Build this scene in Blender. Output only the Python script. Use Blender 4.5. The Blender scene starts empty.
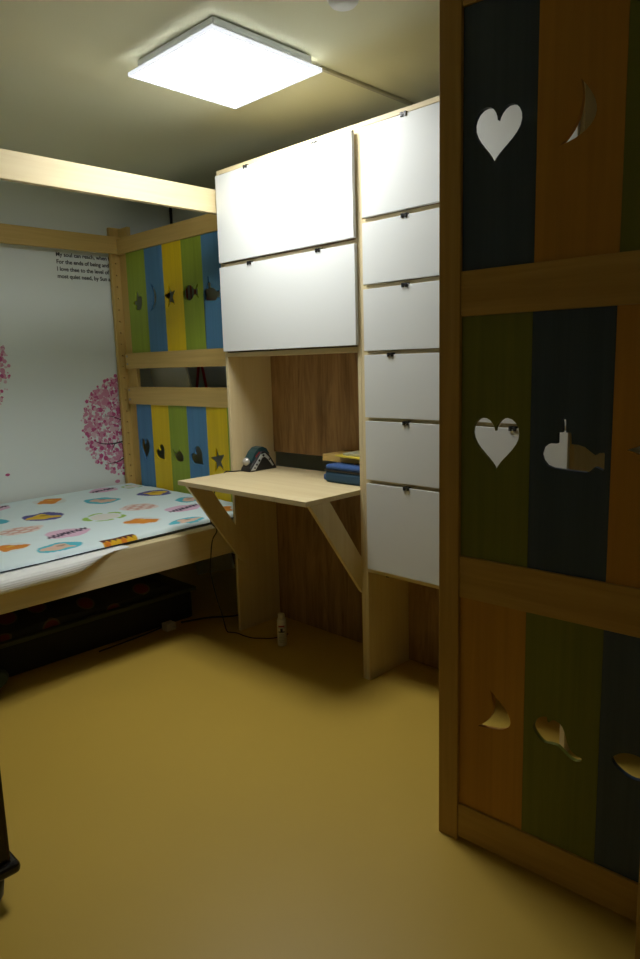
import bpy, bmesh, math, random
from mathutils import Vector, Matrix
from mathutils.geometry import tessellate_polygon

SC = bpy.context.scene
COL = SC.collection
RNG = random.Random(11)

# ------------------------------------------------------------------ materials
def new_mat(name):
    m = bpy.data.materials.new(name); m.use_nodes = True
    nt = m.node_tree
    return m, nt, nt.nodes['Principled BSDF']

def N(nt, kind, **kw):
    n = nt.nodes.new(kind)
    for k, v in kw.items(): setattr(n, k, v)
    return n

def plain(name, col, rough=.5, metal=0., noise=0., nscale=40., bump=0., bscale=200., spec=.5):
    m, nt, b = new_mat(name)
    b.inputs['Base Color'].default_value = (*col, 1)
    b.inputs['Roughness'].default_value = rough
    b.inputs['Metallic'].default_value = metal
    b.inputs['Specular IOR Level'].default_value = spec
    tc = N(nt, 'ShaderNodeTexCoord')
    if noise:
        t = N(nt, 'ShaderNodeTexNoise'); t.inputs['Scale'].default_value = nscale; t.inputs['Detail'].default_value = 4
        r = N(nt, 'ShaderNodeValToRGB')
        r.color_ramp.elements[0].position = .3; r.color_ramp.elements[1].position = .7
        r.color_ramp.elements[0].color = (*[c*(1-noise) for c in col], 1)
        r.color_ramp.elements[1].color = (*[min(1, c*(1+noise)) for c in col], 1)
        nt.links.new(tc.outputs['Object'], t.inputs['Vector'])
        nt.links.new(t.outputs['Fac'], r.inputs['Fac'])
        nt.links.new(r.outputs['Color'], b.inputs['Base Color'])
    if bump:
        t2 = N(nt, 'ShaderNodeTexNoise'); t2.inputs['Scale'].default_value = bscale
        bp = N(nt, 'ShaderNodeBump'); bp.inputs['Strength'].default_value = bump; bp.inputs['Distance'].default_value = .002
        nt.links.new(tc.outputs['Object'], t2.inputs['Vector'])
        nt.links.new(t2.outputs['Fac'], bp.inputs['Height'])
        nt.links.new(bp.outputs['Normal'], b.inputs['Normal'])
    return m

def wood(name, light, dark, axis, rough=.5, fine=70., stretch=.035, contrast=(.35, .7), swirl=.6, spec=.4):
    """grain runs along axis; the pattern is shifted per object"""
    m, nt, b = new_mat(name)
    tc = N(nt, 'ShaderNodeTexCoord'); oi = N(nt, 'ShaderNodeObjectInfo')
    mp = N(nt, 'ShaderNodeMapping')
    sc = [1., 1., 1.]; sc['xyz'.index(axis)] = stretch
    mp.inputs['Scale'].default_value = sc
    ad = N(nt, 'ShaderNodeVectorMath', operation='ADD')
    ml = N(nt, 'ShaderNodeVectorMath', operation='SCALE'); ml.inputs[0].default_value = (7.3, 3.1, 5.7)
    nt.links.new(oi.outputs['Random'], ml.inputs['Scale'])
    nt.links.new(tc.outputs['Object'], ad.inputs[0]); nt.links.new(ml.outputs['Vector'], ad.inputs[1])
    nt.links.new(ad.outputs['Vector'], mp.inputs['Vector'])
    n1 = N(nt, 'ShaderNodeTexNoise'); n1.inputs['Scale'].default_value = fine; n1.inputs['Detail'].default_value = 5
    n1.inputs['Distortion'].default_value = swirl
    n2 = N(nt, 'ShaderNodeTexNoise'); n2.inputs['Scale'].default_value = fine*.16; n2.inputs['Detail'].default_value = 3
    n2.inputs['Distortion'].default_value = swirl*2
    nt.links.new(mp.outputs['Vector'], n1.inputs['Vector']); nt.links.new(mp.outputs['Vector'], n2.inputs['Vector'])
    mx = N(nt, 'ShaderNodeMath', operation='MULTIPLY_ADD'); mx.inputs[1].default_value = .45
    hf = N(nt, 'ShaderNodeMath', operation='MULTIPLY'); hf.inputs[1].default_value = .55
    nt.links.new(n2.outputs['Fac'], hf.inputs[0])
    nt.links.new(n1.outputs['Fac'], mx.inputs[0]); nt.links.new(hf.outputs['Value'], mx.inputs[2])
    r = N(nt, 'ShaderNodeValToRGB')
    r.color_ramp.elements[0].position = contrast[0]; r.color_ramp.elements[0].color = (*dark, 1)
    r.color_ramp.elements[1].position = contrast[1]; r.color_ramp.elements[1].color = (*light, 1)
    nt.links.new(mx.outputs['Value'], r.inputs['Fac'])
    nt.links.new(r.outputs['Color'], b.inputs['Base Color'])
    b.inputs['Roughness'].default_value = rough
    b.inputs['Specular IOR Level'].default_value = spec
    bp = N(nt, 'ShaderNodeBump'); bp.inputs['Strength'].default_value = .08; bp.inputs['Distance'].default_value = .001
    nt.links.new(n1.outputs['Fac'], bp.inputs['Height']); nt.links.new(bp.outputs['Normal'], b.inputs['Normal'])
    return m

PL, PD = (.69, .49, .17), (.54, .36, .105)
PINE = {a: wood('pine_' + a, PL, PD, a) for a in 'xyz'}
LL, LD = (.74, .63, .39), (.65, .525, .29)
PALE = {a: wood('pale_pine_' + a, LL, LD, a) for a in 'xyz'}
BLUE = wood('blue_stain', (.095, .265, .48), (.060, .190, .37), 'z', fine=55)
GREEN = wood('green_stain', (.33, .44, .040), (.25, .345, .026), 'z', fine=55)
YELLOW = wood('yellow_stain', (.86, .63, .006), (.72, .51, .004), 'z', fine=55)
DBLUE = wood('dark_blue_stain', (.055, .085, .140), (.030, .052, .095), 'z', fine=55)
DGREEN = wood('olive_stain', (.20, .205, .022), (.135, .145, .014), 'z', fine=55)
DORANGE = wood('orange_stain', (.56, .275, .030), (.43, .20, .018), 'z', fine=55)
DPINE = {a: wood('honey_pine_' + a, (.56, .345, .085), (.40, .235, .05), a) for a in 'xz'}
WALNUT = wood('brown_veneer', (.44, .27, .125), (.20, .11, .045), 'z', fine=26, stretch=.11, contrast=(.36, .64), swirl=2.2)
LAMINATE = plain('white_laminate', (.71, .73, .72), rough=.42, spec=.35)
BLACK = plain('black_plastic', (.012, .012, .013), rough=.35)
RUBBER = plain('black_rubber', (.012, .012, .012), rough=.6)
STEEL = plain('steel', (.45, .44, .42), rough=.35, metal=1.)
FLOOR = plain('yellow_vinyl', (.54, .362, .060), rough=.42, noise=.018, nscale=3., bump=.05, bscale=300., spec=.4)
CEIL = plain('cream_ceiling_paper', (.82, .82, .61), rough=.9, bump=.12, bscale=120., spec=.1)
WALL = plain('pale_blue_wallpaper', (.80, .86, .85), rough=.85, bump=.06, bscale=160., spec=.15)
WALLW = plain('warm_wallpaper', (.40, .37, .28), rough=.85, bump=.06, bscale=160., spec=.15)
DARKWOOD = wood('dark_mahogany', (.035, .012, .007), (.014, .005, .003), 'z', rough=.25)

def emission(name, col, strength):
    m, nt, b = new_mat(name)
    b.inputs['Base Color'].default_value = (.9, .9, .9, 1)
    b.inputs['Emission Color'].default_value = (*col, 1)
    b.inputs['Emission Strength'].default_value = strength
    return m

# ------------------------------------------------------------------ mesh helpers
def box(bm, x0, x1, y0, y1, z0, z1, mi=0):
    v = [bm.verts.new((x, y, z)) for z in (z0, z1) for y in (y0, y1) for x in (x0, x1)]
    for f in ((0, 2, 3, 1), (4, 5, 7, 6), (0, 1, 5, 4), (2, 6, 7, 3), (0, 4, 6, 2), (1, 3, 7, 5)):
        bm.faces.new([v[i] for i in f]).material_index = mi
    return v

def tube(bm, pts, r, seg=8, mi=0, closed=False):
    pts = [Vector(p) for p in pts]; rings = []
    n = len(pts)
    for i, p in enumerate(pts):
        if closed: t = pts[(i+1) % n] - pts[i-1]
        else: t = pts[min(i+1, n-1)] - pts[max(i-1, 0)]
        t.normalize()
        a = Vector((0, 0, 1)) if abs(t.z) < .9 else Vector((1, 0, 0))
        u = t.cross(a).normalized(); w = t.cross(u)
        rr = r[i] if isinstance(r, (list, tuple)) else r
        rings.append([bm.verts.new(p + u*math.cos(2*math.pi*k/seg)*rr + w*math.sin(2*math.pi*k/seg)*rr) for k in range(seg)])
    rng = range(n) if closed else range(n-1)
    for i in rng:
        A, B = rings[i], rings[(i+1) % n]
        for k in range(seg):
            f = bm.faces.new((A[k], A[(k+1) % seg], B[(k+1) % seg], B[k])); f.smooth = True; f.material_index = mi
    if not closed:
        bm.faces.new(rings[0]).material_index = mi; bm.faces.new(list(reversed(rings[-1]))).material_index = mi

def lathe(bm, prof, cx, cy, seg=28, mi=0):
    rings = [[bm.verts.new((cx + r*math.cos(2*math.pi*k/seg), cy + r*math.sin(2*math.pi*k/seg), z)) for k in range(seg)] for r, z in prof]
    for a, b in zip(rings, rings[1:]):
        for k in range(seg):
            f = bm.faces.new((a[k], a[(k+1) % seg], b[(k+1) % seg], b[k])); f.smooth = True; f.material_index = mi
    bm.faces.new(rings[0]).material_index = mi; bm.faces.new(rings[-1]).material_index = mi

def ellipsoid(bm, c, r, mi=0, seg=20):
    res = bmesh.ops.create_uvsphere(bm, u_segments=seg, v_segments=seg//2, radius=1)
    for v in res['verts']:
        v.co = Vector((c[0]+v.co.x*r[0], c[1]+v.co.y*r[1], c[2]+v.co.z*r[2]))
    for f in {f for v in res['verts'] for f in v.link_faces}: f.smooth = True; f.material_index = mi

def prism(bm, poly, P, mi=0, holes=()):
    """poly and holes are 2-D loops; P(a, b, s) maps them (s=0 front, 1 back) into space"""
    loops = [list(poly)] + [list(h) for h in holes]
    tris = tessellate_polygon([[Vector((a, b, 0)) for a, b in L] for L in loops])
    flat = [q for L in loops for q in L]
    V = [[bm.verts.new(P(a, b, s)) for a, b in flat] for s in (0, 1)]
    for s in (0, 1):
        for t in tris:
            if len(set(t)) == 3:
                try: bm.faces.new([V[s][i] for i in t]).material_index = mi
                except ValueError: pass
    o = 0
    for L in loops:
        n = len(L)
        for i in range(n):
            j = (i+1) % n
            bm.faces.new((V[0][o+i], V[0][o+j], V[1][o+j], V[1][o+i])).material_index = mi
        o += n

def finish(name, bm, mats, parent=None, bevel=0., seg=2, origin=None, smooth=False):
    bmesh.ops.recalc_face_normals(bm, faces=bm.faces[:])
    me = bpy.data.meshes.new(name)
    if origin is None:
        if parent is not None: origin = parent.matrix_world.translation if parent.parent is None else root_loc(parent)
        else:
            xs = [v.co for v in bm.verts]
            origin = Vector(((min(v.x for v in xs)+max(v.x for v in xs))/2, (min(v.y for v in xs)+max(v.y for v in xs))/2, min(v.z for v in xs)))
    origin = Vector(origin)
    bmesh.ops.translate(bm, verts=bm.verts[:], vec=-origin)
    if smooth:
        for f in bm.faces: f.smooth = True
    bm.to_mesh(me); bm.free()
    for m in (mats if isinstance(mats, (list, tuple)) else [mats]): me.materials.append(m)
    o = bpy.data.objects.new(name, me); COL.objects.link(o)
    if parent is not None:
        o.parent = parent           # parts share the origin of their thing
    else: o.location = origin
    if bevel:
        b = o.modifiers.new('bevel', 'BEVEL'); b.width = bevel; b.segments = seg; b.limit_method = 'ANGLE'
    return o

def root_loc(o):
    while o.parent is not None: o = o.parent
    return Vector(o.location)

def thing(name, label, cat, loc, group=None):
    o = bpy.data.objects.new(name, None); COL.objects.link(o)
    o.location = loc; o.empty_display_size = .1
    bpy.context.view_layer.update()
    return tag(o, label, cat, group)

def tag(o, label, cat, group=None):
    o['label'] = label; o['category'] = cat
    if group: o['group'] = group
    return o

def part(name, parent, mats, fn, bevel=0., label=None, smooth=False, seg=2):
    bm = bmesh.new(); fn(bm)
    o = finish(name, bm, mats, parent, bevel, seg, origin=root_loc(parent), smooth=smooth)
    if label: o['label'] = label
    return o

def bpart(name, parent, mat, b, bevel=.002, label=None):
    return part(name, parent, mat, lambda bm: box(bm, *b), bevel, label)

def struct(name, mat, b):
    bm = bmesh.new(); box(bm, *b)
    o = finish(name, bm, mat); o['kind'] = 'structure'
    return o

def spline(pts, n=8):
    P = [Vector(p) for p in pts]; out = []
    for i in range(len(P)-1):
        p0, p1, p2, p3 = P[max(i-1, 0)], P[i], P[i+1], P[min(i+2, len(P)-1)]
        for k in range(n):
            t = k/n
            out.append(.5*((2*p1)+(p2-p0)*t+(2*p0-5*p1+4*p2-p3)*t*t+(3*p1-p0-3*p2+p3)*t**3))
    out.append(P[-1]); return out

# ------------------------------------------------------------------ setting
XL, XR, YB, YF, ZC = -1.46, 3.30, .75, -3.0, 2.43
struct('floor', FLOOR, (XL-.1, XR+.1, YF-.1, YB+.1, -.1, 0))
struct('ceiling', CEIL, (XL-.1, XR+.1, YF-.1, YB+.1, ZC, ZC+.1))
struct('wall_left', WALL, (XL-.1, XL, YF, YB, 0, ZC))
struct('wall_back', WALL, (XL-.1, XR+.1, YB, YB+.1, 0, ZC))
struct('wall_right', WALLW, (XR, XR+.1, YF, YB, 0, ZC))
struct('wall_front', WALLW, (XL-.1, XR+.1, YF-.1, YF, 0, ZC))
BASEB = plain('brown_skirting', (.16, .11, .05), rough=.5)
struct('baseboard_left', BASEB, (XL, XL+.010, YF, YB, 0, .07))
struct('baseboard_back', BASEB, (XL+.010, XR, YB-.010, YB, 0, .07))
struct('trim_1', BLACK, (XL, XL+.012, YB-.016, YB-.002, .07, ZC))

# ------------------------------------------------------------------ cut-out outlines (unit size, centred)
def heart(n=40, lean=0.):
    o = []
    for k in range(n):
        t = 2*math.pi*k/n
        x = 16*math.sin(t)**3/33; y = (13*math.cos(t)-5*math.cos(2*t)-2*math.cos(3*t)-math.cos(4*t)+2.5)/29
        o.append((x, y))
    return rot(o, lean)
def rot(o, deg):
    c, s = math.cos(math.radians(deg)), math.sin(math.radians(deg))
    return [(x*c-y*s, x*s+y*c) for x, y in o]
def star(deg=0):
    return rot([((.5 if k % 2 == 0 else .2)*math.sin(math.pi*k/5), (.5 if k % 2 == 0 else .2)*math.cos(math.pi*k/5)) for k in range(10)], deg)
def moon(ax, ay, bx, by, out, inn, n=14):
    """two tips and the bulge of the outer and inner arc, in the photo's own size"""
    def arc(b):
        r = []
        for k in range(n+1):
            t = k/n; w = 4*t*(1-t)
            nx, ny = -(by-ay), bx-ax; L = math.hypot(nx, ny)
            r.append((ax+(bx-ax)*t+nx/L*b*w, ay+(by-ay)*t+ny/L*b*w))
        return r
    return arc(out) + list(reversed(arc(inn)))[1:-1]
def smooth2(pts, n=5):
    P = [Vector((a, b, 0)) for a, b in pts]; m = len(P); o = []
    for i in range(m):
        p0, p1, p2, p3 = P[i-1], P[i], P[(i+1) % m], P[(i+2) % m]
        for k in range(n):
            t = k/n
            q = .5*((2*p1)+(p2-p0)*t+(2*p0-5*p1+4*p2-p3)*t*t+(3*p1-p0-3*p2+p3)*t**3)
            o.append((q.x, q.y))
    return o
SUB = [(-.50, -.02), (-.47, .08), (-.40, .13), (-.33, .145), (-.25, .145), (-.24, .16), (-.24, .29), (-.23, .305), (-.165, .305), (-.165, .42), (-.175, .47),
       (-.15, .50), (-.11, .48), (-.105, .44), (-.105, .305), (-.03, .305), (-.02, .29), (-.01, .15), (.10, .145), (.20, .12), (.30, .055), (.36, .02),
       (.40, .05), (.49, .06), (.50, .04), (.50, -.16), (.49, -.18), (.40, -.15), (.36, -.14), (.29, -.20), (.24, -.225), (-.30, -.20), (-.40, -.17), (-.47, -.10)]
FISH = [(-.5, .02), (-.42, .14), (-.28, .24), (-.10, .27), (.10, .22), (.24, .10), (.34, .14), (.46, .27), (.50, .25), (.45, .05), (.50, -.20), (.46, -.24), (.34, -.10), (.24, -.08),
        (.08, -.22), (-.10, -.27), (-.28, -.22), (-.42, -.12)]
WHALE = [(-.49, .10), (-.46, .25), (-.36, .38), (-.22, .44), (-.20, .36), (-.16, .34), (-.08, .42), (.06, .38), (.14, .26), (.20, .06), (.28, -.10), (.40, -.18), (.50, -.20), (.48, -.27),
         (.38, -.31), (.26, -.28), (.14, -.20), (.02, -.12), (-.12, -.12), (-.26, -.14), (-.38, -.06)]
DUCK = [(-.50, -.02), (-.30, .06), (-.22, .02), (-.22, .22), (-.14, .42), (.02, .46), (.12, .34), (.14, .20), (.40, .22), (.46, .05), (.40, -.22), (.24, -.38), (-.10, -.40), (-.30, -.34), (-.26, -.16), (-.46, -.14)]
BIRD = [(-.48, .34), (-.34, .30), (-.26, .10), (-.14, .20), (.02, .26), (.14, .46), (.20, .30), (.36, .16), (.48, -.08), (.40, -.30), (.10, -.36), (-.18, -.32), (-.36, -.14)]
def put(o, cx, cz, w, h=None):
    h = w if h is None else h
    return [(cx+x*w, cz+y*h) for x, y in o]

# ------------------------------------------------------------------ the bunk bed on the left
bed = thing('bunk_bed', 'pale pine bunk bed frame with blue, green and yellow cutout boards along the left wall', 'bunk bed', (-.72, -.75, 0))
Y0, Y1 = .30, -1.78           # inner faces of the two end posts' end boards
def peg_loops(a, z0, z1, step=.0715):
    o = []; z = z0
    while z < z1:
        o.append([(a+0.0058*math.cos(2*math.pi*k/8), z+0.0058*math.sin(2*math.pi*k/8)) for k in range(8)]); z += step
    return o
def post(side_x0, side_x1, ya, yb, bx0, bx1, by0, by1, holes_at):
    # the board along the side, drilled with a row of peg holes, and the board along the end
    part('post_side_board', bed, PINE['z'], lambda bm: prism(bm, [(ya, 0), (yb, 0), (yb, 2.206), (ya, 2.206)],
         lambda a, b, s: (side_x0 + (side_x1-side_x0)*s, a, b), holes=peg_loops(holes_at, .13, 2.02)), .0015)
    bpart('post_end_board', bed, PINE['z'], (bx0, bx1, by0, by1, 0, 2.20))
post(-1.408, -1.438, .243, .326, -1.407, -1.298, .30, .3255, .272)
post(-.045, -.070, .243, .326, -.185, -.0705, .30, .3255, .272)
post(-1.408, -1.438, Y1-.02, Y1+.06, -1.407, -1.298, Y1-.02, Y1+.005, Y1+.03)
post(-.045, -.070, Y1-.02, Y1+.06, -.185, -.0705, Y1-.02, Y1+.005, Y1+.03)
def bolts(rail, pts, axis):
    for p in pts:
        def f(bm, p=p):
            d = Vector((1, 0, 0)) if axis == 'x' else Vector((0, -1, 0))
            c = Vector(p)
            tube(bm, [c, c+d*.003], .0075, 12); 
        part('bolt', rail, STEEL, f)
# long rails
r = bpart('top_rail', bed, PALE['y'], (-.042, -.012, Y1-.02, .33, 2.035, 2.140), .003)
bolts(r, [(-.012, Y1+.01, 2.065), (-.012, Y1+.01, 2.11)], 'x')
r = bpart('top_rail', bed, PINE['y'], (-1.408, -1.380, Y1-.02, .298, 2.045, 2.148), .003)
bolts(r, [(-1.380, .277, 2.122), (-1.380, .277, 2.070)], 'x')
r = bpart('side_rail', bed, PALE['y'], (-.042, -.010, Y1-.02, .33, .410, .555), .003)
bolts(r, [(-.010, Y1+.01, .45), (-.010, Y1+.01, .515)], 'x')
bpart('side_rail', bed, PINE['y'], (-1.4075, -1.3785, Y1-.02, .298, .410, .555), .003)
# the mattress base
bpart('bed_base', bed, PALE['y'], (-1.378, -.0425, Y1+.03, .268, .524, .552), .002)
for k in range(4):
    y = -1.55 + .5*k
    bpart('base_slat', bed, PINE['x'], (-1.377, -.043, y, y+.07, .484, .5235), .002)
# end panel: four rails with boards between them (far end, and the same at the near end)
def end_rails(y0, y1, x0t, skip=()):
    for (x0, x1, z0, z1) in ((x0t, -.0455, 2.040, 2.135), (-1.374, -.0455, 1.332, 1.430), (-1.374, -.0455, 1.107, 1.217), (-1.374, -.0455, .42, .523)):
        rl = bpart('end_rail', bed, PINE['x'], (x0, x1, y0, y1, z0, z1), .003)
        if y0 > 0 and z0 > 1 and z0 < 2: bolts(rl, [(x0+.025, y0, z0+.03), (x0+.025, y0, z1-.02)], 'y')
end_rails(.270, .2995, -1.379)
end_rails(Y1+.0055, Y1+.035, -1.379)
CUTS_UP = [put(smooth2(DUCK, 3), -1.195, 1.742, .105, .13),
           moon(-1.045, 1.840, -1.060, 1.668, .066, .030),
           put(star(8), -.842, 1.742, .128, .150), put(smooth2(FISH, 3), -.640, 1.746, .145, .155), put(SUB, -.452, 1.728, .148, .185)]
CUTS_LO = [put(heart(), -1.222, .815, .105, .150), put(heart(lean=38), -1.041, .802, .110, .105), put(smooth2(BIRD, 3), -.862, .806, .120, .10),
           put(heart(lean=48), -.655, .806, .135, .12), put(star(10), -.470, .806, .145, .16)]
def boards(y0, y1, starts, z0, z1, cols, cuts, lead):
    for k, cm in enumerate(cols):
        a = lead if k == 0 else starts + .19*k
        b = min(starts + .19*(k+1), -.19)
        h = [cuts[k]] if k < len(cuts) else []
        part('panel_board', bed, cm, lambda bm, a=a, b=b, h=h: prism(bm, [(a+.0006, z0), (b-.0006, z0), (b-.0006, z1), (a+.0006, z1)],
             lambda u, v, s: (u, y0 + (y1-y0)*s, v), holes=h), 0)
Gc, Bc, Yc = GREEN, BLUE, YELLOW
boards(.280, .291, -1.280, 1.4305, 2.0395, [Gc, Bc, Yc, Gc, Bc, Yc], CUTS_UP, -1.297)
boards(.280, .291, -1.316, .524, 1.1065, [Bc, Yc, Gc, Bc, Yc, Gc], CUTS_LO, -1.297)
boards(Y1+.01, Y1+.027, -1.280, 1.4305, 2.0395, [Gc, Bc, Yc, Gc, Bc, Yc], [], -1.297)
boards(Y1+.01, Y1+.027, -1.316, .524, 1.1065, [Bc, Yc, Gc, Bc, Yc, Gc], [], -1.297)

# ------------------------------------------------------------------ bedding
def printed_mat():
    CY, BL, OR, YE, PK, GR, BG, LI, PU = (.10, .50, .62), (.10, .11, .34), (.72, .27, .04), (.75, .50, .05), (.62, .28, .33), (.33, .55, .12), (.72, .50, .38), (.72, .50, .66), (.16, .13, .42)
    BASE = (.73, .87, .90)
    # centre x, y, half size along x and y, ground colour, inner kind, inner colour, ring colour
    O = [(-1.234, -.371, .10, .09, None, 'blob', OR), (-.841, -.585, .115, .10, BL, 'blob', YE), (-.99, -.173, .105, .10, CY, 'blob', BG), (-1.305, .006, .075, .09, LI, 'script', PU),
         (-.575, -.383, .10, .105, None, 'ring', GR), (-.625, -.801, .08, .11, None, 'soft', PK), (-.388, -.678, .085, .105, LI, 'script', PU), (-.168, -.82, .075, .10, CY, 'blob', BG),
         (-.332, -.972, .08, .09, None, 'blob', OR), (-1.271, -.68, .08, .09, LI, 'script', PU), (-.92, -.83, .08, .09, CY, 'blob', BG), (-.644, -.141, .10, .10, None, 'soft', PK),
         (-.938, .149, .105, .10, BL, 'blob', YE), (-.417, -.004, .085, .105, LI, 'script', PU), (-.322, -.318, .085, .09, None, 'blob', OR), (-.132, -.173, .07, .10, CY, 'blob', BG),
         (-.205, .10, .075, .09, None, 'blob', OR), (-1.05, -.99, .10, .09, BL, 'blob', YE), (-.74, -1.15, .10, .10, None, 'ring', GR), (-.56, -1.40, .10, .10, CY, 'blob', BG),
         (-.25, -1.30, .09, .10, LI, 'script', PU), (-1.15, -1.35, .10, .10, None, 'soft', PK), (-.85, -1.60, .10, .10, None, 'blob', OR), (-.30, -1.62, .10, .10, BL, 'blob', YE), (-1.28, .20, .06, .07, None, 'ring', GR),
         (-.60, .16, .09, .08, CY, 'blob', BG)]
    rects = [(-.100, -.040, -.665, -.500)]
    def col(x, y):
        c = BASE
        for i, (cx, cy, rx, ry, g, kind, ic) in enumerate(O):
            dx, dy = (x-cx)/rx, (y-cy)/ry
            d = dx*dx+dy*dy
            if d > 1.3: continue
            th = math.atan2(dy, dx); w = 1+.12*math.sin(3*th+i*1.7)+.08*math.sin(5*th+i)
            if g and d < w*.95: c = g
            elif kind in ('blob', 'soft') and not g and d < w: c = (.70, .78, .78) if kind == 'blob' else (.78, .72, .70)
            if kind == 'blob':
                e = (dx*.9+.1*math.sin(7*dy+i))**2/.42 + (dy+.25*math.sin(4*dx+2*i))**2/.55
                if e < (.75 if g else 1.1): c = ic
                e2 = ((dx+.25)/.22)**2+((dy-.15)/.3)**2
                if e2 < .6 and g: c = tuple(v*.6 for v in ic)
                if e2 < .5 and not g: c = (.78, .45, .08)
            elif kind == 'soft':
                e = math.sin(9*dx+i)*math.sin(8*dy+2*i)
                if d < .75 and e > -.1: c = (.66, .42, .36)
            elif kind == 'ring':
                if .62 < d < 1.0*w and math.sin(5*th+i) > -.75: c = ic
                elif d < .5: c = (.74, .76, .72)
            elif kind == 'script':
                s = abs(dx+.30*dy+.12*math.sin(26*dy+i)) + max(0, abs(dy)-1.0)*3
                if s < .16 or (abs(math.sin(19*dy)) > .85 and abs(dx+.3*dy) < .34 and abs(dy) < .8): c = (.07, .05, .09)
        for (x0, x1, y0, y1) in rects:
            if x0 < x < x1 and y0 < y < y1:
                c = (.70, .42, .02)
                if x < x0+.028+.008*math.sin((y-y0)*230): c = (.10, .035, .03)
                if math.sin(y*75) > .6 and x > x0+.03: c = (.66, .20, .02)
        return c
    bm = bmesh.new(); lay = bm.verts.layers.float_color.new('print')
    st = .0068
    xs0, xs1, ya, yb = -1.402, -.052, Y1+.045, .262
    nx, ny = int((xs1-xs0)/st), int((yb-ya)/st)
    def surf(x, y):
        e = min(1., (xs1+.0-x)/.018) if x > xs1-.018 else 1.
        return .568 + .017*max(0, e)**.5 + .0022*math.sin(x*17+y*4)*math.sin(y*9-x*5) + .0012*math.sin(x*45)*math.sin(y*45)
    grid = []
    for j in range(ny+1):
        row = []
        for i in range(nx+1):
            x = xs0+(xs1-xs0)*i/nx; y = ya+(yb-ya)*j/ny
            near = (i/nx)**10
            v = bm.verts.new((x - .045*near*max(0, (y+1.0)/1.2) if y > -1.0 else x, y, surf(x, y)))
            c = col(x, y); v[lay] = (*c, 1)
            row.append(v)
        grid.append(row)
    for j in range(ny):
        for i in range(nx):
            f = bm.faces.new((grid[j][i], grid[j][i+1], grid[j+1][i+1], grid[j+1][i])); f.smooth = True
    # the sides and the navy underside
    edge = [grid[0][i] for i in range(nx+1)] + [grid[j][nx] for j in range(1, ny+1)] + [grid[ny][i] for i in range(nx-1, -1, -1)] + [grid[j][0] for j in range(ny-1, 0, -1)]
    low = []
    for v in edge:
        w = bm.verts.new((v.co.x, v.co.y, .5665)); w[lay] = v[lay]; low.append(w)
    n = len(edge)
    low2 = []
    for v in low:
        w = bm.verts.new((v.co.x-.006 if v.co.x > -.5 else v.co.x, v.co.y, .5605)); w[lay] = v[lay]; low2.append(w)
    for k in range(n):
        bm.faces.new((edge[k], low[k], low[(k+1) % n], edge[(k+1) % n]))
        bm.faces.new((low[k], low2[k], low2[(k+1) % n], low[(k+1) % n])).material_index = 1
    bm.faces.new(low2).material_index = 1
    m, nt, b = new_mat('printed_cotton')
    at = N(nt, 'ShaderNodeVertexColor'); at.layer_name = 'print'
    nt.links.new(at.outputs['Color'], b.inputs['Base Color']); b.inputs['Roughness'].default_value = .85
    b.inputs['Specular IOR Level'].default_value = .2
    o = finish('sleeping_mat', bm, [m, plain('navy_cotton', (.02, .05, .08), rough=.9)])
    tag(o, 'thin light blue sleeping mat printed with coloured ovals, lying on the bed', 'mat')
printed_mat()

def white_pad():
    bm = bmesh.new()
    ya, yb = Y1+.05, -.575; n = 60
    rows = []
    for j in range(n+1):
        y = ya+(yb-ya)*j/n
        tt = max(0., min(1., (yb-y)/.36)); tt = tt*tt*(3-2*tt)
        q = -.012 + tt*(.046 + .006*math.sin(y*9))
        k = max(0., min(1., (q+.008)/.034)); k = k*k*(3-2*k)
        prof = [(-.40, .5545), (-.20, .555), (-.08, .557), (-.045, .5592), (-.020, .5596), (q*.6-.006*(1-k)-.004*k, .5592-.003*k), (q-.001, .5585-.018*k), (q, .5578-.047*k),
                (q-.004, .5562-.053*k), (min(q-.005, -.0065), .5562-.022*k), (-.021, .5562), (-.045, .5562), (-.08, .5535), (-.20, .5525), (-.40, .5523)]
        rows.append([bm.verts.new((x, y, zz)) for x, zz in prof])
    m = len(rows[0])
    for j in range(n):
        for i in range(m):
            f = bm.faces.new((rows[j][i], rows[j][(i+1) % m], rows[j+1][(i+1) % m], rows[j+1][i])); f.smooth = True
    bm.faces.new(rows[0]); bm.faces.new(rows[-1])
    mt, nt, b = new_mat('white_quilted_cotton')
    b.inputs['Base Color'].default_value = (.86, .87, .85, 1); b.inputs['Roughness'].default_value = .9
    tc = N(nt, 'ShaderNodeTexCoord'); wv = N(nt, 'ShaderNodeTexWave'); wv.bands_direction = 'Z'; wv.inputs['Scale'].default_value = 35
    bp = N(nt, 'ShaderNodeBump'); bp.inputs['Strength'].default_value = .35; bp.inputs['Distance'].default_value = .003
    nt.links.new(tc.outputs['Object'], wv.inputs['Vector']); nt.links.new(wv.outputs['Fac'], bp.inputs['Height']); nt.links.new(bp.outputs['Normal'], b.inputs['Normal'])
    o = finish('mattress_pad', bm, mt)
    tag(o, 'white quilted pad sagging over the bed side rail under the printed mat', 'mattress pad')
white_pad()

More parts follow.
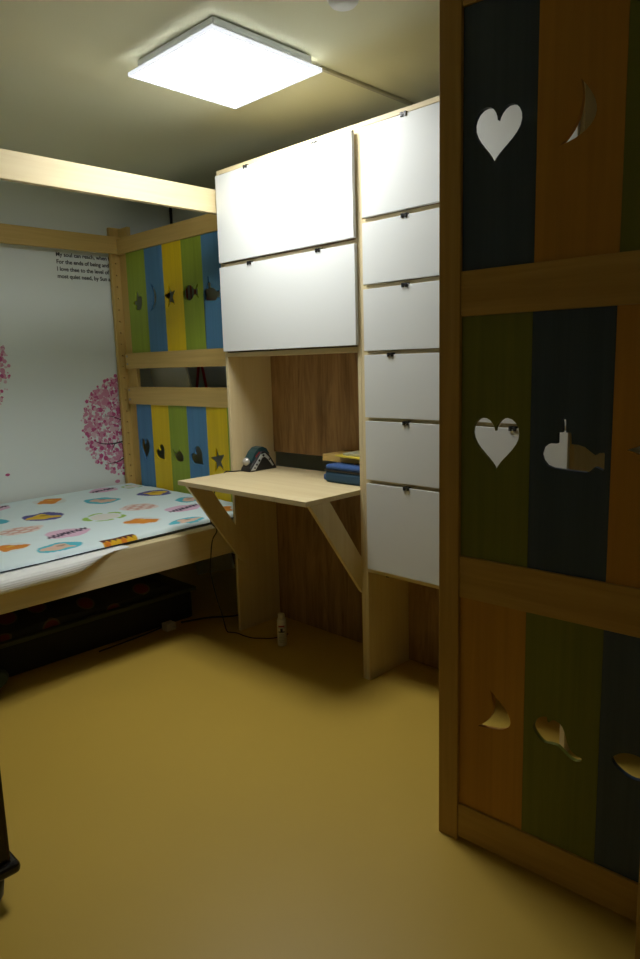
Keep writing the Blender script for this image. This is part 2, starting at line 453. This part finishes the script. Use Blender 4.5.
# ------------------------------------------------------------------ wall stickers
PKS = [plain('petal_rose', (.55, .10, .26), rough=.8), plain('petal_pink', (.66, .28, .42), rough=.8), plain('petal_pale', (.72, .50, .58), rough=.8)]
BARK = plain('sticker_bark', (.035, .025, .035), rough=.8)
def tree(label, cy, cz, rad, trunk_to, branches, n, seed, ymax):
    t = thing('tree_sticker', label, 'wall sticker', (XL, cy, trunk_to))
    rg = random.Random(seed)
    def leaves(bm):
        i = 0
        while i < n:
            a = rg.uniform(0, 2*math.pi); rr = rad*math.sqrt(rg.random())
            y, z = cy+rr*math.cos(a), cz+rr*math.sin(a)
            s = rg.choice([.006, .008, .010, .013, .017])*(1. if rr < rad*.9 else .8)
            if y+s > ymax: i += 1; continue
            x = XL+.0012+i*1.2e-6; k = rg.choice([5, 7, 8]); mi = rg.choice([0, 0, 1, 1, 1, 2, 2])
            ph = rg.random()*6
            f = bm.faces.new([bm.verts.new((x, y+s*math.cos(ph+2*math.pi*j/k), z+s*math.sin(ph+2*math.pi*j/k))) for j in range(k)])
            f.material_index = mi; i += 1
    part('blossom', t, PKS, leaves)
    def br(bm):
        for pts, w in branches:
            P = spline([(XL+.0032, y, z) for y, z in pts], 6)
            m = len(P)
            L = []
            for i, p in enumerate(P):
                d = (P[min(i+1, m-1)]-P[max(i-1, 0)]).normalized(); nn = Vector((0, -d.z, d.y))
                ww = w*(1-.75*i/(m-1))
                L.append((bm.verts.new(p+nn*ww), bm.verts.new(p-nn*ww)))
            for A, B in zip(L, L[1:]): bm.faces.new((A[0], A[1], B[1], B[0]))
    part('branch', t, BARK, br)
tree('round pink blossom tree sticker on the white wall, half behind the bed post', .31, .965, .335, .56,
     [([(.31, .60), (.315, .75), (.31, .93), (.30, 1.10), (.315, 1.22)], .011), ([(.31, .78), (.25, .745), (.20, .728), (.136, .723)], .006),
      ([(.31, .875), (.25, .858), (.17, .852), (.10, .862), (.055, .885)], .006), ([(.20, .853), (.18, .82), (.165, .80)], .003),
      ([(.31, .98), (.25, 1.005), (.19, 1.03), (.128, 1.037)], .004),], 1500, 3, .325)
tree('pink blossom tree sticker at the left edge of the photo, above the bed', -.80, 1.36, .365, .70,
     [([(-.80, .72), (-.79, .95), (-.80, 1.2), (-.78, 1.42)], .012), ([(-.80, 1.1), (-.70, 1.2), (-.62, 1.25)], .006), ([(-.80, 1.2), (-.90, 1.3), (-1.0, 1.35)], .006)], 1500, 5, 9)
for y, z, sz, mi, lab in ((-.508, .738, .011, 0, 'single pink petal stuck on the bare white wall left of the round tree sticker'),
                         (.198, .600, .015, 1, 'pale pink fallen petal stuck on the wall just above the bed by the post')):
    bm = bmesh.new()
    bm.faces.new([bm.verts.new((XL+.0013, y+sz*math.cos(k*.9)*1.3, z+sz*math.sin(k*.9)*.8)) for k in range(7)])
    tag(finish('petal_sticker', bm, PKS[mi]), lab, 'wall sticker')

cu = bpy.data.curves.new('wall_text', 'FONT')
cu.body = "My soul can reach, when feeling\nFor the ends of being and ideal\nI love thee to the level of every\nmost quiet need, by Sun and candle"
cu.size = .0335; cu.space_line = 1.26; cu.extrude = .0004; cu.offset = .0007
tmp = bpy.data.objects.new('tmp', cu); COL.objects.link(tmp)
bpy.context.view_layer.update()
me = bpy.data.meshes.new_from_object(tmp.evaluated_get(bpy.context.evaluated_depsgraph_get()))
bpy.data.objects.remove(tmp)
txt = bpy.data.objects.new('text_sticker', me); COL.objects.link(txt)
me.materials.clear(); me.materials.append(plain('sticker_ink', (.015, .015, .02), rough=.7))
txt.matrix_world = Matrix(((0, 0, 1, XL+.0015), (1, 0, 0, -.095), (0, 1, 0, 2.012), (0, 0, 0, 1)))
tag(txt, 'four lines of black handwritten verse stuck on the white wall beside the bed post', 'wall sticker')

# ------------------------------------------------------------------ cabinets
W1, DEP, TOP, T = .858, .285, 2.217, .018
def front(parent, x0, x1, z0, z1, clips, proud=0.):
    def f(bm):
        vs = box(bm, x0, x1, -.019, -.003, z0, z1)
        for v in vs:
            if v.co.x > (x0+x1)/2: v.co.y -= proud*(1 if v.co.z > (z0+z1)/2 else .5)
    d = part('door', parent, LAMINATE, f, .0012)
    for cx in clips:
        def c(bm, cx=cx):
            box(bm, cx-.013, cx-.004, -.024, -.006, z1-.009, z1+.006); box(bm, cx+.004, cx+.013, -.024, -.006, z1-.009, z1+.006)
            box(bm, cx-.004, cx+.004, -.023, -.006, z1-.004, z1+.003)
        part('latch', d, BLACK, c, .0008, label='small black latch')
    return d

desk = thing('desk_cabinet', 'tall pine cabinet with two wide white flap doors above an open desk niche', 'cabinet', (W1/2, .14, 0))
bpart('side_panel', desk, PALE['z'], (0, T, 0, DEP, 0, TOP), .001)
bpart('side_panel', desk, PALE['z'], (W1-T, W1-.0004, 0, DEP, 0, TOP), .001)
bpart('top_panel', desk, PALE['x'], (T, W1-T, 0, DEP-.013, TOP-T, TOP), .001)
bpart('shelf', desk, PALE['x'], (T, W1-T, .002, DEP-.013, 1.785, 1.803), .001)
bpart('bottom_panel', desk, PALE['x'], (T, W1-T, 0, DEP-.013, 1.377, 1.396), .001)
bpart('back_panel', desk, WALNUT, (T, W1-T, DEP-.0125, DEP-.001, .893, TOP-T), 0, label='brown veneer back panel')
bpart('back_panel', desk, WALNUT, (T, W1-T, DEP-.0125, DEP-.001, .004, .742), 0, label='brown veneer back panel')
front(desk, .012, W1-.008, 1.807, 2.190, (.229, .651), proud=.006)
front(desk, .012, W1-.008, 1.402, 1.786, (.228, .655))
# the work surface with the notch round the left side panel, and its two struts
def top_board(bm):
    prism(bm, [(.0005, -.314), (W1-T-.0005, -.314), (W1-T-.0005, .271), (T+.0005, .271), (T+.0005, -.0005), (.0005, -.0005)],
          lambda a, b, s: (a, b, .820-.020*s))
part('desk_top', desk, PALE['x'], top_board, .001)
def strut(x0, x1):
    part('strut', desk, PALE['z'], lambda bm: prism(bm, [(-.292, .7995), (-.180, .7995), (.095, .400), (.055, .345), (.002, .385)],
         lambda a, b, s: (x0+(x1-x0)*s, a, b)), .001)
strut(T+.0005, T+.019); strut(W1-T-.0190, W1-T-.0005)

X2, XR2 = W1, 1.736
dr = thing('drawer_cabinet', 'tall pine cabinet with six stacked white fronts, partly behind the dark panel', 'cabinet', ((X2+XR2)/2, .14, 0))
bpart('side_panel', dr, PALE['z'], (X2+.0004, X2+T, 0, DEP, 0, TOP), .001)
bpart('side_panel', dr, PALE['z'], (XR2-T, XR2, 0, DEP, 0, TOP), .001)
bpart('top_panel', dr, PALE['x'], (X2+T, XR2-T, 0, DEP-.013, TOP-T, TOP), .001)
ROWS = [(1.872, 2.190), (1.628, 1.852), (1.378, 1.610), (1.121, 1.362), (.872, 1.106), (.500, .856)]
for i, (z0, z1) in enumerate(ROWS):
    if i < 5: bpart('shelf', dr, PALE['x'], (X2+T, XR2-T, 0, DEP-.013, z0-.0195, z0-.0015), .001)
    front(dr, X2+T+.014, XR2-.012, z0, z1, (1.02 if i == 3 else 1.090, 1.532))
bpart('bottom_panel', dr, PALE['x'], (X2+T, XR2-T, 0, DEP-.013, .479, .497), .001)
bpart('back_panel', dr, WALNUT, (X2+T, XR2-T, DEP-.0125, DEP-.001, .004, TOP-T), 0, label='brown veneer back panel')
def knob(bm): tube(bm, [(.955, .03, .479), (.955, .03, .466)], .008, 12)
part('magnet_catch', dr, BLACK, knob)

# ------------------------------------------------------------------ things in the niche
lg = bpart  # alias kept short
bm = bmesh.new(); box(bm, .500, W1-T-.0005, .135, .2715, .899, .929)
tag(finish('ledge', bm, PINE['x'], bevel=.002), 'thick little pine ledge on the right inside the desk niche, above the desk', 'shelf')
bm = bmesh.new(); box(bm, -.10, .10, -.075, .075, 0, .006)
bk = finish('booklet', bm, plain('yellow_card', (.70, .56, .06), rough=.6), bevel=.001, origin=(0, 0, 0))
bk.location = (.715, .165, .9292); bk.rotation_euler = (0, 0, math.radians(-9))
tag(bk, 'yellow booklet lying on the small pine ledge, under the grey one', 'booklet')
bm = bmesh.new(); box(bm, -.085, .085, -.06, .06, 0, .010)
bk = finish('booklet', bm, plain('pale_card', (.50, .50, .34), rough=.6), bevel=.001, origin=(0, 0, 0))
bk.location = (.725, .180, .9354); bk.rotation_euler = (0, 0, math.radians(4))
tag(bk, 'pale grey-green booklet lying on top of the yellow one', 'booklet')

pc = thing('pencil_case', 'blue zipped cloth pencil case on the desk under the pine ledge', 'pencil case', (.72, .12, .82))
CASE = plain('blue_cloth', (.030, .085, .26), rough=.8, bump=.2, bscale=500.)
CASED = plain('teal_cloth', (.018, .060, .115), rough=.8, bump=.2, bscale=500.)
part('lower_body', pc, CASED, lambda bm: box(bm, .586, .826, .055, .185, .8205, .872), .014, seg=4, label='dark teal lower half')
part('lid', pc, CASE, lambda bm: box(bm, .588, .826, .056, .184, .876, .900), .012, seg=4, label='brighter blue lid')
part('zip', pc, BLACK, lambda bm: box(bm, .586, .827, .054, .186, .870, .878), .002, label='black zip')
part('flap', pc, CASE, lambda bm: box(bm, .548, .600, .085, .170, .823, .850), .008, seg=3, label='bright blue end flap')
def tab(bm):
    tube(bm, [(.592, .11, .886), (.575, .105, .874), (.566, .103, .852)], [.006, .010, .008], 8)
part('pull_tab', pc, plain('grey_webbing', (.36, .36, .32), rough=.8), tab, label='grey pull tab')

gd = thing('gadget', 'black and teal arched gadget with silver knob at the left of the desk', 'gadget', (.06, .125, .82))
ARCH = [(.036, .8205), (.044, .838), (.072, .868), (.100, .898), (.120, .913), (.146, .914), (.170, .898), (.200, .855), (.222, .8205)]
part('stand', gd, BLACK, lambda bm: prism(bm, ARCH, lambda a, b, s: (.026+.070*s, a, b)), .006, seg=3)
TEAL = plain('dark_teal_plastic', (.012, .055, .065), rough=.35)
HUMP = [(.066, .862), (.064, .880), (.086, .912), (.112, .932), (.136, .936), (.160, .925), (.180, .896), (.170, .898), (.146, .914), (.120, .913), (.100, .898)]
part('top_shell', gd, TEAL, lambda bm: prism(bm, HUMP, lambda a, b, s: (.032+.056*s, a, b)), .006, seg=3, label='dark teal top shell')
def strip(bm):
    o = [(.048, .828), (.090, .874), (.114, .901), (.142, .904), (.164, .884), (.196, .838)]
    i = [(.188, .836), (.158, .872), (.140, .886), (.122, .884), (.106, .862), (.074, .826)]
    prism(bm, o+i, lambda a, b, s: (.0955+.003*s, a, b))
part('side_strip', gd, plain('silver_plastic', (.62, .66, .67), rough=.35, metal=.3), strip, .0005, label='silver side strip')
for a, b, rr in ((.071, .838, .0042), (.084, .853, .005), (.101, .872, .006), (.129, .894, .0065), (.166, .871, .004)):
    part('button', gd, BLACK, lambda bm: tube(bm, [(.098, a, b), (.1005, a, b)], rr, 12), label='round black button')
part('knob', gd, plain('silver_knob', (.62, .60, .56), rough=.25, metal=.4), lambda bm: ellipsoid(bm, (.050, .060, .866), (.022, .018, .021)), label='silver rounded knob')
part('badge', gd, plain('red_print', (.40, .02, .02), rough=.5), lambda bm: prism(bm, [(.086, .893), (.112, .914), (.116, .909), (.090, .887)], lambda a, b, s: (.0875+.002*s, a, b)), label='small red badge')

cb = bmesh.new()
cable_pts = [(.050, .045, .826), (.025, .015, .824), (.012, -.012, .8245), (-.004, -.030, .824), (-.0075, -.055, .80), (-.005, -.10, .74), (-.004, -.125, .65), (-.004, -.135, .592), (.0, -.105, .545), (.0, -.135, .50),
             (.0, -.150, .416), (.0, -.155, .331), (.0, -.125, .193), (.0, -.10, .109), (-.004, -.075, .02), (.006, -.055, .006), (.035, -.040, .005), (.09, -.040, .005), (.145, -.030, .005), (.18, -.006, .005), (.215, .020, .005), (.235, .06, .005), (.24, .12, .005)]
tube(cb, spline(cable_pts, 8), .0028, 8)
tag(finish('power_cable', cb, RUBBER), 'thin black cable hanging from the desk past the bed rail and along the floor', 'cable')

bo = thing('bottle', 'small white bottle with a printed label on the floor under the desk', 'bottle', (.313, .014, 0))
BW = plain('white_plastic', (.68, .64, .50), rough=.4)
part('body', bo, BW, lambda bm: lathe(bm, [(.019, .0005), (.0225, .004), (.0225, .128), (.0205, .134), (.016, .136)], .313, .014))
part('cap', bo, BW, lambda bm: lathe(bm, [(.0150, .1362), (.0165, .139), (.0160, .156), (.013, .159), (.004, .160)], .313, .014))
def label_patch(a0, a1, z0, z1, r=.0231):
    def f(bm):
        n = 8; base = math.radians(-47)
        V = [[bm.verts.new((.313+r*math.cos(base+math.radians(a0+(a1-a0)*k/n)), .014+r*math.sin(base+math.radians(a0+(a1-a0)*k/n)), z)) for k in range(n+1)] for z in (z0, z1)]
        for k in range(n): bm.faces.new((V[0][k], V[0][k+1], V[1][k+1], V[1][k]))
    return f
INK = plain('label_ink', (.02, .02, .03), rough=.5)
part('label_band', bo, plain('label_red', (.35, .03, .03), rough=.5), label_patch(-40, 40, .098, .106), label='red lettering band')
part('label_print', bo, INK, lambda bm: (label_patch(-40, 40, .071, .077)(bm), label_patch(-14, 16, .077, .092)(bm), label_patch(-45, 45, .094, .0955)(bm)), label='black print on the label')
part('label_lines', bo, plain('label_grey', (.32, .30, .24), rough=.5), lambda bm: [label_patch(-36, 34, z, z+.0022)(bm) for z in (.060, .053, .046, .039, .030, .022)], label='grey lines of small print')

# ------------------------------------------------------------------ under the bed
DKOL = plain('olive_cloth', (.055, .060, .030), rough=.9)
bm = bmesh.new()
v = box(bm, -1.15, -.32, -1.70, -.02, .001, .150)
ub = thing('storage_box', 'low dark storage box pushed under the bed', 'storage box', (-.73, -.9, 0))
bm.free()
part('body', ub, plain('black_cloth', (.018, .018, .016), rough=.85), lambda bm: box(bm, -1.13, -.34, -1.68, -.04, .001, .150), .012, seg=3)
part('lid', ub, DKOL, lambda bm: box(bm, -1.15, -.32, -1.70, -.02, .1505, .172), .006, seg=3, label='olive lid rim')
m, nt, b = new_mat('dark_floral_cloth')
tc = N(nt, 'ShaderNodeTexCoord'); vo = N(nt, 'ShaderNodeTexVoronoi'); vo.inputs['Scale'].default_value = 8.
rp = N(nt, 'ShaderNodeValToRGB'); rp.color_ramp.interpolation = 'CONSTANT'
rp.color_ramp.elements[0].color = (.14, .022, .014, 1); rp.color_ramp.elements[1].position = .30; rp.color_ramp.elements[1].color = (.11, .075, .03, 1)
e = rp.color_ramp.elements.new(.36); e.color = (.020, .022, .018, 1)
nt.links.new(tc.outputs['Object'], vo.inputs['Vector']); nt.links.new(vo.outputs['Distance'], rp.inputs['Fac']); nt.links.new(rp.outputs['Color'], b.inputs['Base Color'])
b.inputs['Roughness'].default_value = .9
def quilt(bm):
    n = 30
    rows = []
    for j in range(n+1):
        y = -1.66+(1.5)*j/n; row = []
        for i in range(13):
            x = -1.10+.75*i/12
            e = min(i, 12-i, j, n-j)
            row.append(bm.verts.new((x, y, .2+(.055 if e > 1 else .03*e)+.010*math.sin(y*11+x*6)*math.sin(x*13))))
        rows.append(row)
    for j in range(n):
        for i in range(12): bm.faces.new((rows[j][i], rows[j][i+1], rows[j+1][i+1], rows[j+1][i])).smooth = True
    edge = [rows[0][i] for i in range(13)] + [rows[j][12] for j in range(1, n+1)] + [rows[n][i] for i in range(11, -1, -1)] + [rows[j][0] for j in range(n-1, 0, -1)]
    low = [bm.verts.new((v.co.x, v.co.y, .1725)) for v in edge]
    for k in range(len(edge)): bm.faces.new((edge[k], low[k], low[(k+1) % len(edge)], edge[(k+1) % len(edge)]))
    bm.faces.new(low)
bm = bmesh.new(); quilt(bm)
tag(finish('folded_quilt', bm, m), 'dark floral quilt folded on the storage box under the bed', 'quilt')
bm = bmesh.new(); ellipsoid(bm, (-.215, -1.33, .075), (.10, .26, .074))
tag(finish('cloth_bag', bm, plain('dark_green_cloth', (.030, .045, .022), rough=.9, bump=.3, bscale=60.)), 'dark green cloth bag on the floor at the left under the bed', 'bag')
ad = thing('power_adapter', 'small white power plug on the floor under the bed', 'plug', (-.28, -.23, 0))
bpart('body', ad, plain('ivory_plastic', (.62, .58, .48), rough=.5), (-.305, -.255, -.262, -.205, .001, .040), .004)
part('lead', ad, RUBBER, lambda bm: tube(bm, spline([(-.306, -.235, .02), (-.312, -.30, .008), (-.30, -.45, .006), (-.29, -.62, .006)], 6), .004, 8), label='black lead')
part('pin', ad, STEEL, lambda bm: tube(bm, [(-.255, -.225, .02), (-.238, -.215, .02)], .003, 8))
bm = bmesh.new()
tube(bm, spline([(-.31, -.14, .005), (-.25, .00, .006), (-.16, .12, .006), (-.13, .22, .05), (-.13, .245, .20), (-.20, .25, .38)], 8), .005, 8)
tag(finish('black_cable', bm, RUBBER), 'black cord running along the floor beneath the bed towards the desk', 'cable')

# ------------------------------------------------------------------ behind the bed's end panel
bm = bmesh.new()
v = box(bm, -.195, .195, -.008, .008, .0, 1.50)
wb = finish('white_panel', bm, plain('white_board', (.82, .85, .80), rough=.5), bevel=.003, origin=(0, 0, 0))
wb.location = (-.749, .430, .061); wb.rotation_euler = (0, math.radians(-17), 0)
tag(wb, 'plain white panel leaning behind the bed end boards', 'panel')
bm = bmesh.new()
SX = -1.16
tube(bm, spline([(SX, .70, 1.40), (SX-.035, .70, 1.27), (SX-.070, .70, 1.08), (SX, .70, 1.00), (SX+.070, .70, 1.08), (SX+.035, .70, 1.27), (SX, .70, 1.40)], 8), .009, 8)
st = thing('red_strap', 'red cord loop hanging behind the bed end panel', 'strap', (SX, .70, 1.00))
finish('loop', bm, plain('red_cord', (.55, .02, .03), rough=.8), st, origin=st.location)
part('hook', st, STEEL, lambda bm: tube(bm, [(SX, .7495, 1.392), (SX, .695, 1.392), (SX, .688, 1.405)], .004, 8))
ww = thing('striped_bag', 'red and white striped bag hanging on the wall behind the green fish board', 'bag', (-1.175, .72, 1.66))
m, nt, b = new_mat('striped_cloth')
tc = N(nt, 'ShaderNodeTexCoord'); wv = N(nt, 'ShaderNodeTexWave'); wv.bands_direction = 'X'; wv.inputs['Scale'].default_value = 7
rp = N(nt, 'ShaderNodeValToRGB'); rp.color_ramp.interpolation = 'CONSTANT'; rp.color_ramp.elements[0].color = (.60, .60, .58, 1); rp.color_ramp.elements[1].position = .62; rp.color_ramp.elements[1].color = (.38, .03, .04, 1)
nt.links.new(tc.outputs['Object'], wv.inputs['Vector']); nt.links.new(wv.outputs['Fac'], rp.inputs['Fac']); nt.links.new(rp.outputs['Color'], b.inputs['Base Color'])
part('bag_body', ww, m, lambda bm: box(bm, -1.325, -1.110, .685, .749, 1.66, 1.92), .02, seg=4)
part('handle', ww, PKS[0], lambda bm: tube(bm, spline([(-1.235, .715, 1.91), (-1.205, .715, 2.01), (-1.17, .715, 2.045), (-1.135, .715, 2.01), (-1.105, .715, 1.91)], 6), .006, 8), label='red handle')
part('hook', ww, STEEL, lambda bm: tube(bm, [(-1.17, .7495, 2.036), (-1.17, .705, 2.036), (-1.17, .699, 2.050)], .004, 8))

# ------------------------------------------------------------------ the dark panel on the right (end of a second bed)
pn = thing('panel_screen', 'tall dark panel of blue, olive and orange boards with cutouts at right front', 'panel', (1.644, -.606, 0))
D = Vector((.99911, .04216, 0)); NB = Vector((-.04216, .99911, 0)); O = Vector((1.644, -.606, 0))
def PP(u, v, s): return O + D*u + NB*s + Vector((0, 0, v))
def pboard(name, mat, u0, u1, v0, v1, s0, s1, holes=(), bevel=.002):
    return part(name, pn, mat, lambda bm: prism(bm, [(u0, v0), (u1, v0), (u1, v1), (u0, v1)], lambda a, b, s: PP(a, b, s0+(s1-s0)*s), holes=holes), bevel)
UE = 1.258
pboard('stile', DPINE['z'], 0, .060, 0, 2.245, 0, .036)
pboard('stile', DPINE['z'], UE-.06, UE, 0, 2.245, 0, .036)
for z0, z1 in ((.012, .113), (.716, .828), (1.442, 1.550), (2.142, 2.245)):
    pboard('rail', DPINE['x'], .0605, UE-.0605, z0, z1, .003, .033)
TIERS = [(1.5505, 2.1415, [DBLUE, DORANGE, DGREEN, DBLUE, DORANGE, DGREEN],
          {0: put(heart(lean=-6), .147, 1.845, .126, .128), 1: moon(.342, 1.915, .300, 1.790, .058, .022), 2: put(star(), .53, 1.845, .13), 3: put(heart(), .72, 1.842, .112, .11)}),
         (.8285, 1.4415, [DGREEN, DBLUE, DORANGE, DGREEN, DBLUE, DORANGE],
          {0: put(heart(lean=1), .156, 1.126, .131, .136), 1: put(SUB, .349, 1.114, .148, .168), 2: put(star(20), .538, 1.135, .14), 3: put(heart(), .72, 1.13, .119, .117)}),
         (.1135, .7155, [DORANGE, DGREEN, DBLUE, DORANGE, DGREEN, DBLUE],
          {0: moon(.150, .478, .116, .364, .080, .026), 1: put(smooth2(WHALE, 3), .334, .400, .126, .122), 2: put(smooth2(FISH, 3), .532, .400, .130, .115), 3: put(heart(), .72, .42, .119, .117)})]
for z0, z1, cols, cuts in TIERS:
    for k, cm in enumerate(cols):
        pboard('panel_board', cm, .0570+.190*k if k else .0607, .0563+.190*(k+1) if k < 5 else UE-.0605, z0, z1, .010, .023, [cuts[k]] if k in cuts else [], 0)
bm = bmesh.new(); box(bm, 2.226, 2.300, -.705, -.660, 0, 2.245)
tag(finish('wooden_post', bm, DPINE['z'], bevel=.003), 'honey coloured wooden post at the right edge, in front of the dark panel', 'post')

# ------------------------------------------------------------------ dark cabinet corner at the lower left
sb = thing('side_cabinet', 'glossy dark brown cabinet corner with rounded base moulding at the lower left edge', 'cabinet', (.74, -1.95, 0))
bpart('body', sb, DARKWOOD, (.50, .990, -2.40, -1.548, .112, .62), .004)
bpart('top', sb, DARKWOOD, (.485, 1.005, -2.415, -1.533, .6205, .645), .006)
part('base_moulding', sb, plain('black_gloss', (.010, .007, .006), rough=.18), lambda bm: box(bm, .482, 1.012, -2.418, -1.530, .078, .1115), .015, seg=4)
for fx, fy in ((.955, -1.590), (.955, -2.36), (.54, -1.590), (.54, -2.36)):
    part('foot', sb, BLACK, lambda bm: lathe(bm, [(.018, .0005), (.026, .015), (.030, .045), (.034, .0775)], fx, fy))

# ------------------------------------------------------------------ ceiling fittings
LX, LY, LZ, LS = .5716, -.3869, 2.370, .247
cl = thing('ceiling_light', 'square white flat panel light glowing on the ceiling', 'ceiling light', (LX, LY, LZ))
WHM = plain('white_metal', (.82, .86, .88), rough=.4)
def housing(bm):
    i = .026
    vs = box(bm, LX-LS+i, LX+LS-i, LY-LS+i, LY+LS-i, LZ+.014, ZC-.006)
part('housing', cl, WHM, housing, .003)
def frame(bm):
    w = .010
    prism(bm, [(LX-LS, LY-LS), (LX+LS, LY-LS), (LX+LS, LY+LS), (LX-LS, LY+LS)], lambda a, b, s: (a, b, LZ+.0135*s),
          holes=[[(LX-LS+w, LY-LS+w), (LX+LS-w, LY-LS+w), (LX+LS-w, LY+LS-w), (LX-LS+w, LY+LS-w)]])
part('frame', cl, emission('glowing_rim', (.85, .90, 1.), .9), frame, .001)
bpart('back_plate', cl, WHM, (LX-LS+.011, LX+LS-.011, LY-LS+.011, LY+LS-.011, LZ+.0122, LZ+.0139), 0)
bpart('diffuser', cl, emission('glowing_diffuser', (.985, 1., .975), 29.), (LX-LS+.0104, LX+LS-.0104, LY-LS+.0104, LY+LS-.0104, LZ+.002, LZ+.012), 0, label='glowing white diffuser')
for sx, sy in ((-1, -1), (1, -1), (1, 1), (-1, 1)):
    bpart('bracket', cl, WHM, (LX+sx*.15-.02, LX+sx*.15+.02, LY+sy*.15-.02, LY+sy*.15+.02, ZC-.0058, ZC-.0003), 0)

cd = thing('cable_duct', 'narrow cream cable duct along the ceiling from the light to the cabinets', 'cable duct', (.745, .33, ZC))
bpart('duct', cd, plain('cream_duct', (.52, .50, .36), rough=.6), (.736, .752, -.070, YB-.002, ZC-.0125, ZC-.0003), .002)
part('wire', cd, RUBBER, lambda bm: tube(bm, [(.744, -.112, ZC-.008), (.744, -.071, ZC-.008)], .004, 8), label='short black wire')
sd = thing('smoke_detector', 'round white detector on the ceiling at the top of the photo', 'detector', (1.148, -.388, ZC))
part('base', sd, WHM, lambda bm: lathe(bm, [(.052, ZC-.0003), (.052, ZC-.010)], 1.148, -.388))
part('dome', sd, WHM, lambda bm: lathe(bm, [(.047, ZC-.0102), (.045, ZC-.022), (.038, ZC-.030), (.020, ZC-.034), (.004, ZC-.035)], 1.148, -.388))

# ------------------------------------------------------------------ world, camera, view
w = bpy.data.worlds.new('world'); SC.world = w; w.use_nodes = True
w.node_tree.nodes['Background'].inputs['Color'].default_value = (0, 0, 0, 1)
cam = bpy.data.cameras.new('camera'); co = bpy.data.objects.new('camera', cam); COL.objects.link(co)
R = ((.717123, .696398, -.027654), (-.09617, .138175, .985728), (-.69028, .704228, -.166061))
C = (2.68527, -2.115156, 1.340002)
co.matrix_world = Matrix(((R[0][0], R[1][0], -R[2][0], C[0]), (R[0][1], R[1][1], -R[2][1], C[1]), (R[0][2], R[1][2], -R[2][2], C[2]), (0, 0, 0, 1)))
cam.sensor_fit = 'VERTICAL'; cam.sensor_height = 36; cam.sensor_width = 24
cam.lens = 26.1344; cam.clip_start = .02
SC.camera = co
vs = SC.view_settings
vs.view_transform = 'Standard'; vs.look = 'None'; vs.exposure = 0.; vs.gamma = 1; vs.use_curve_mapping = False
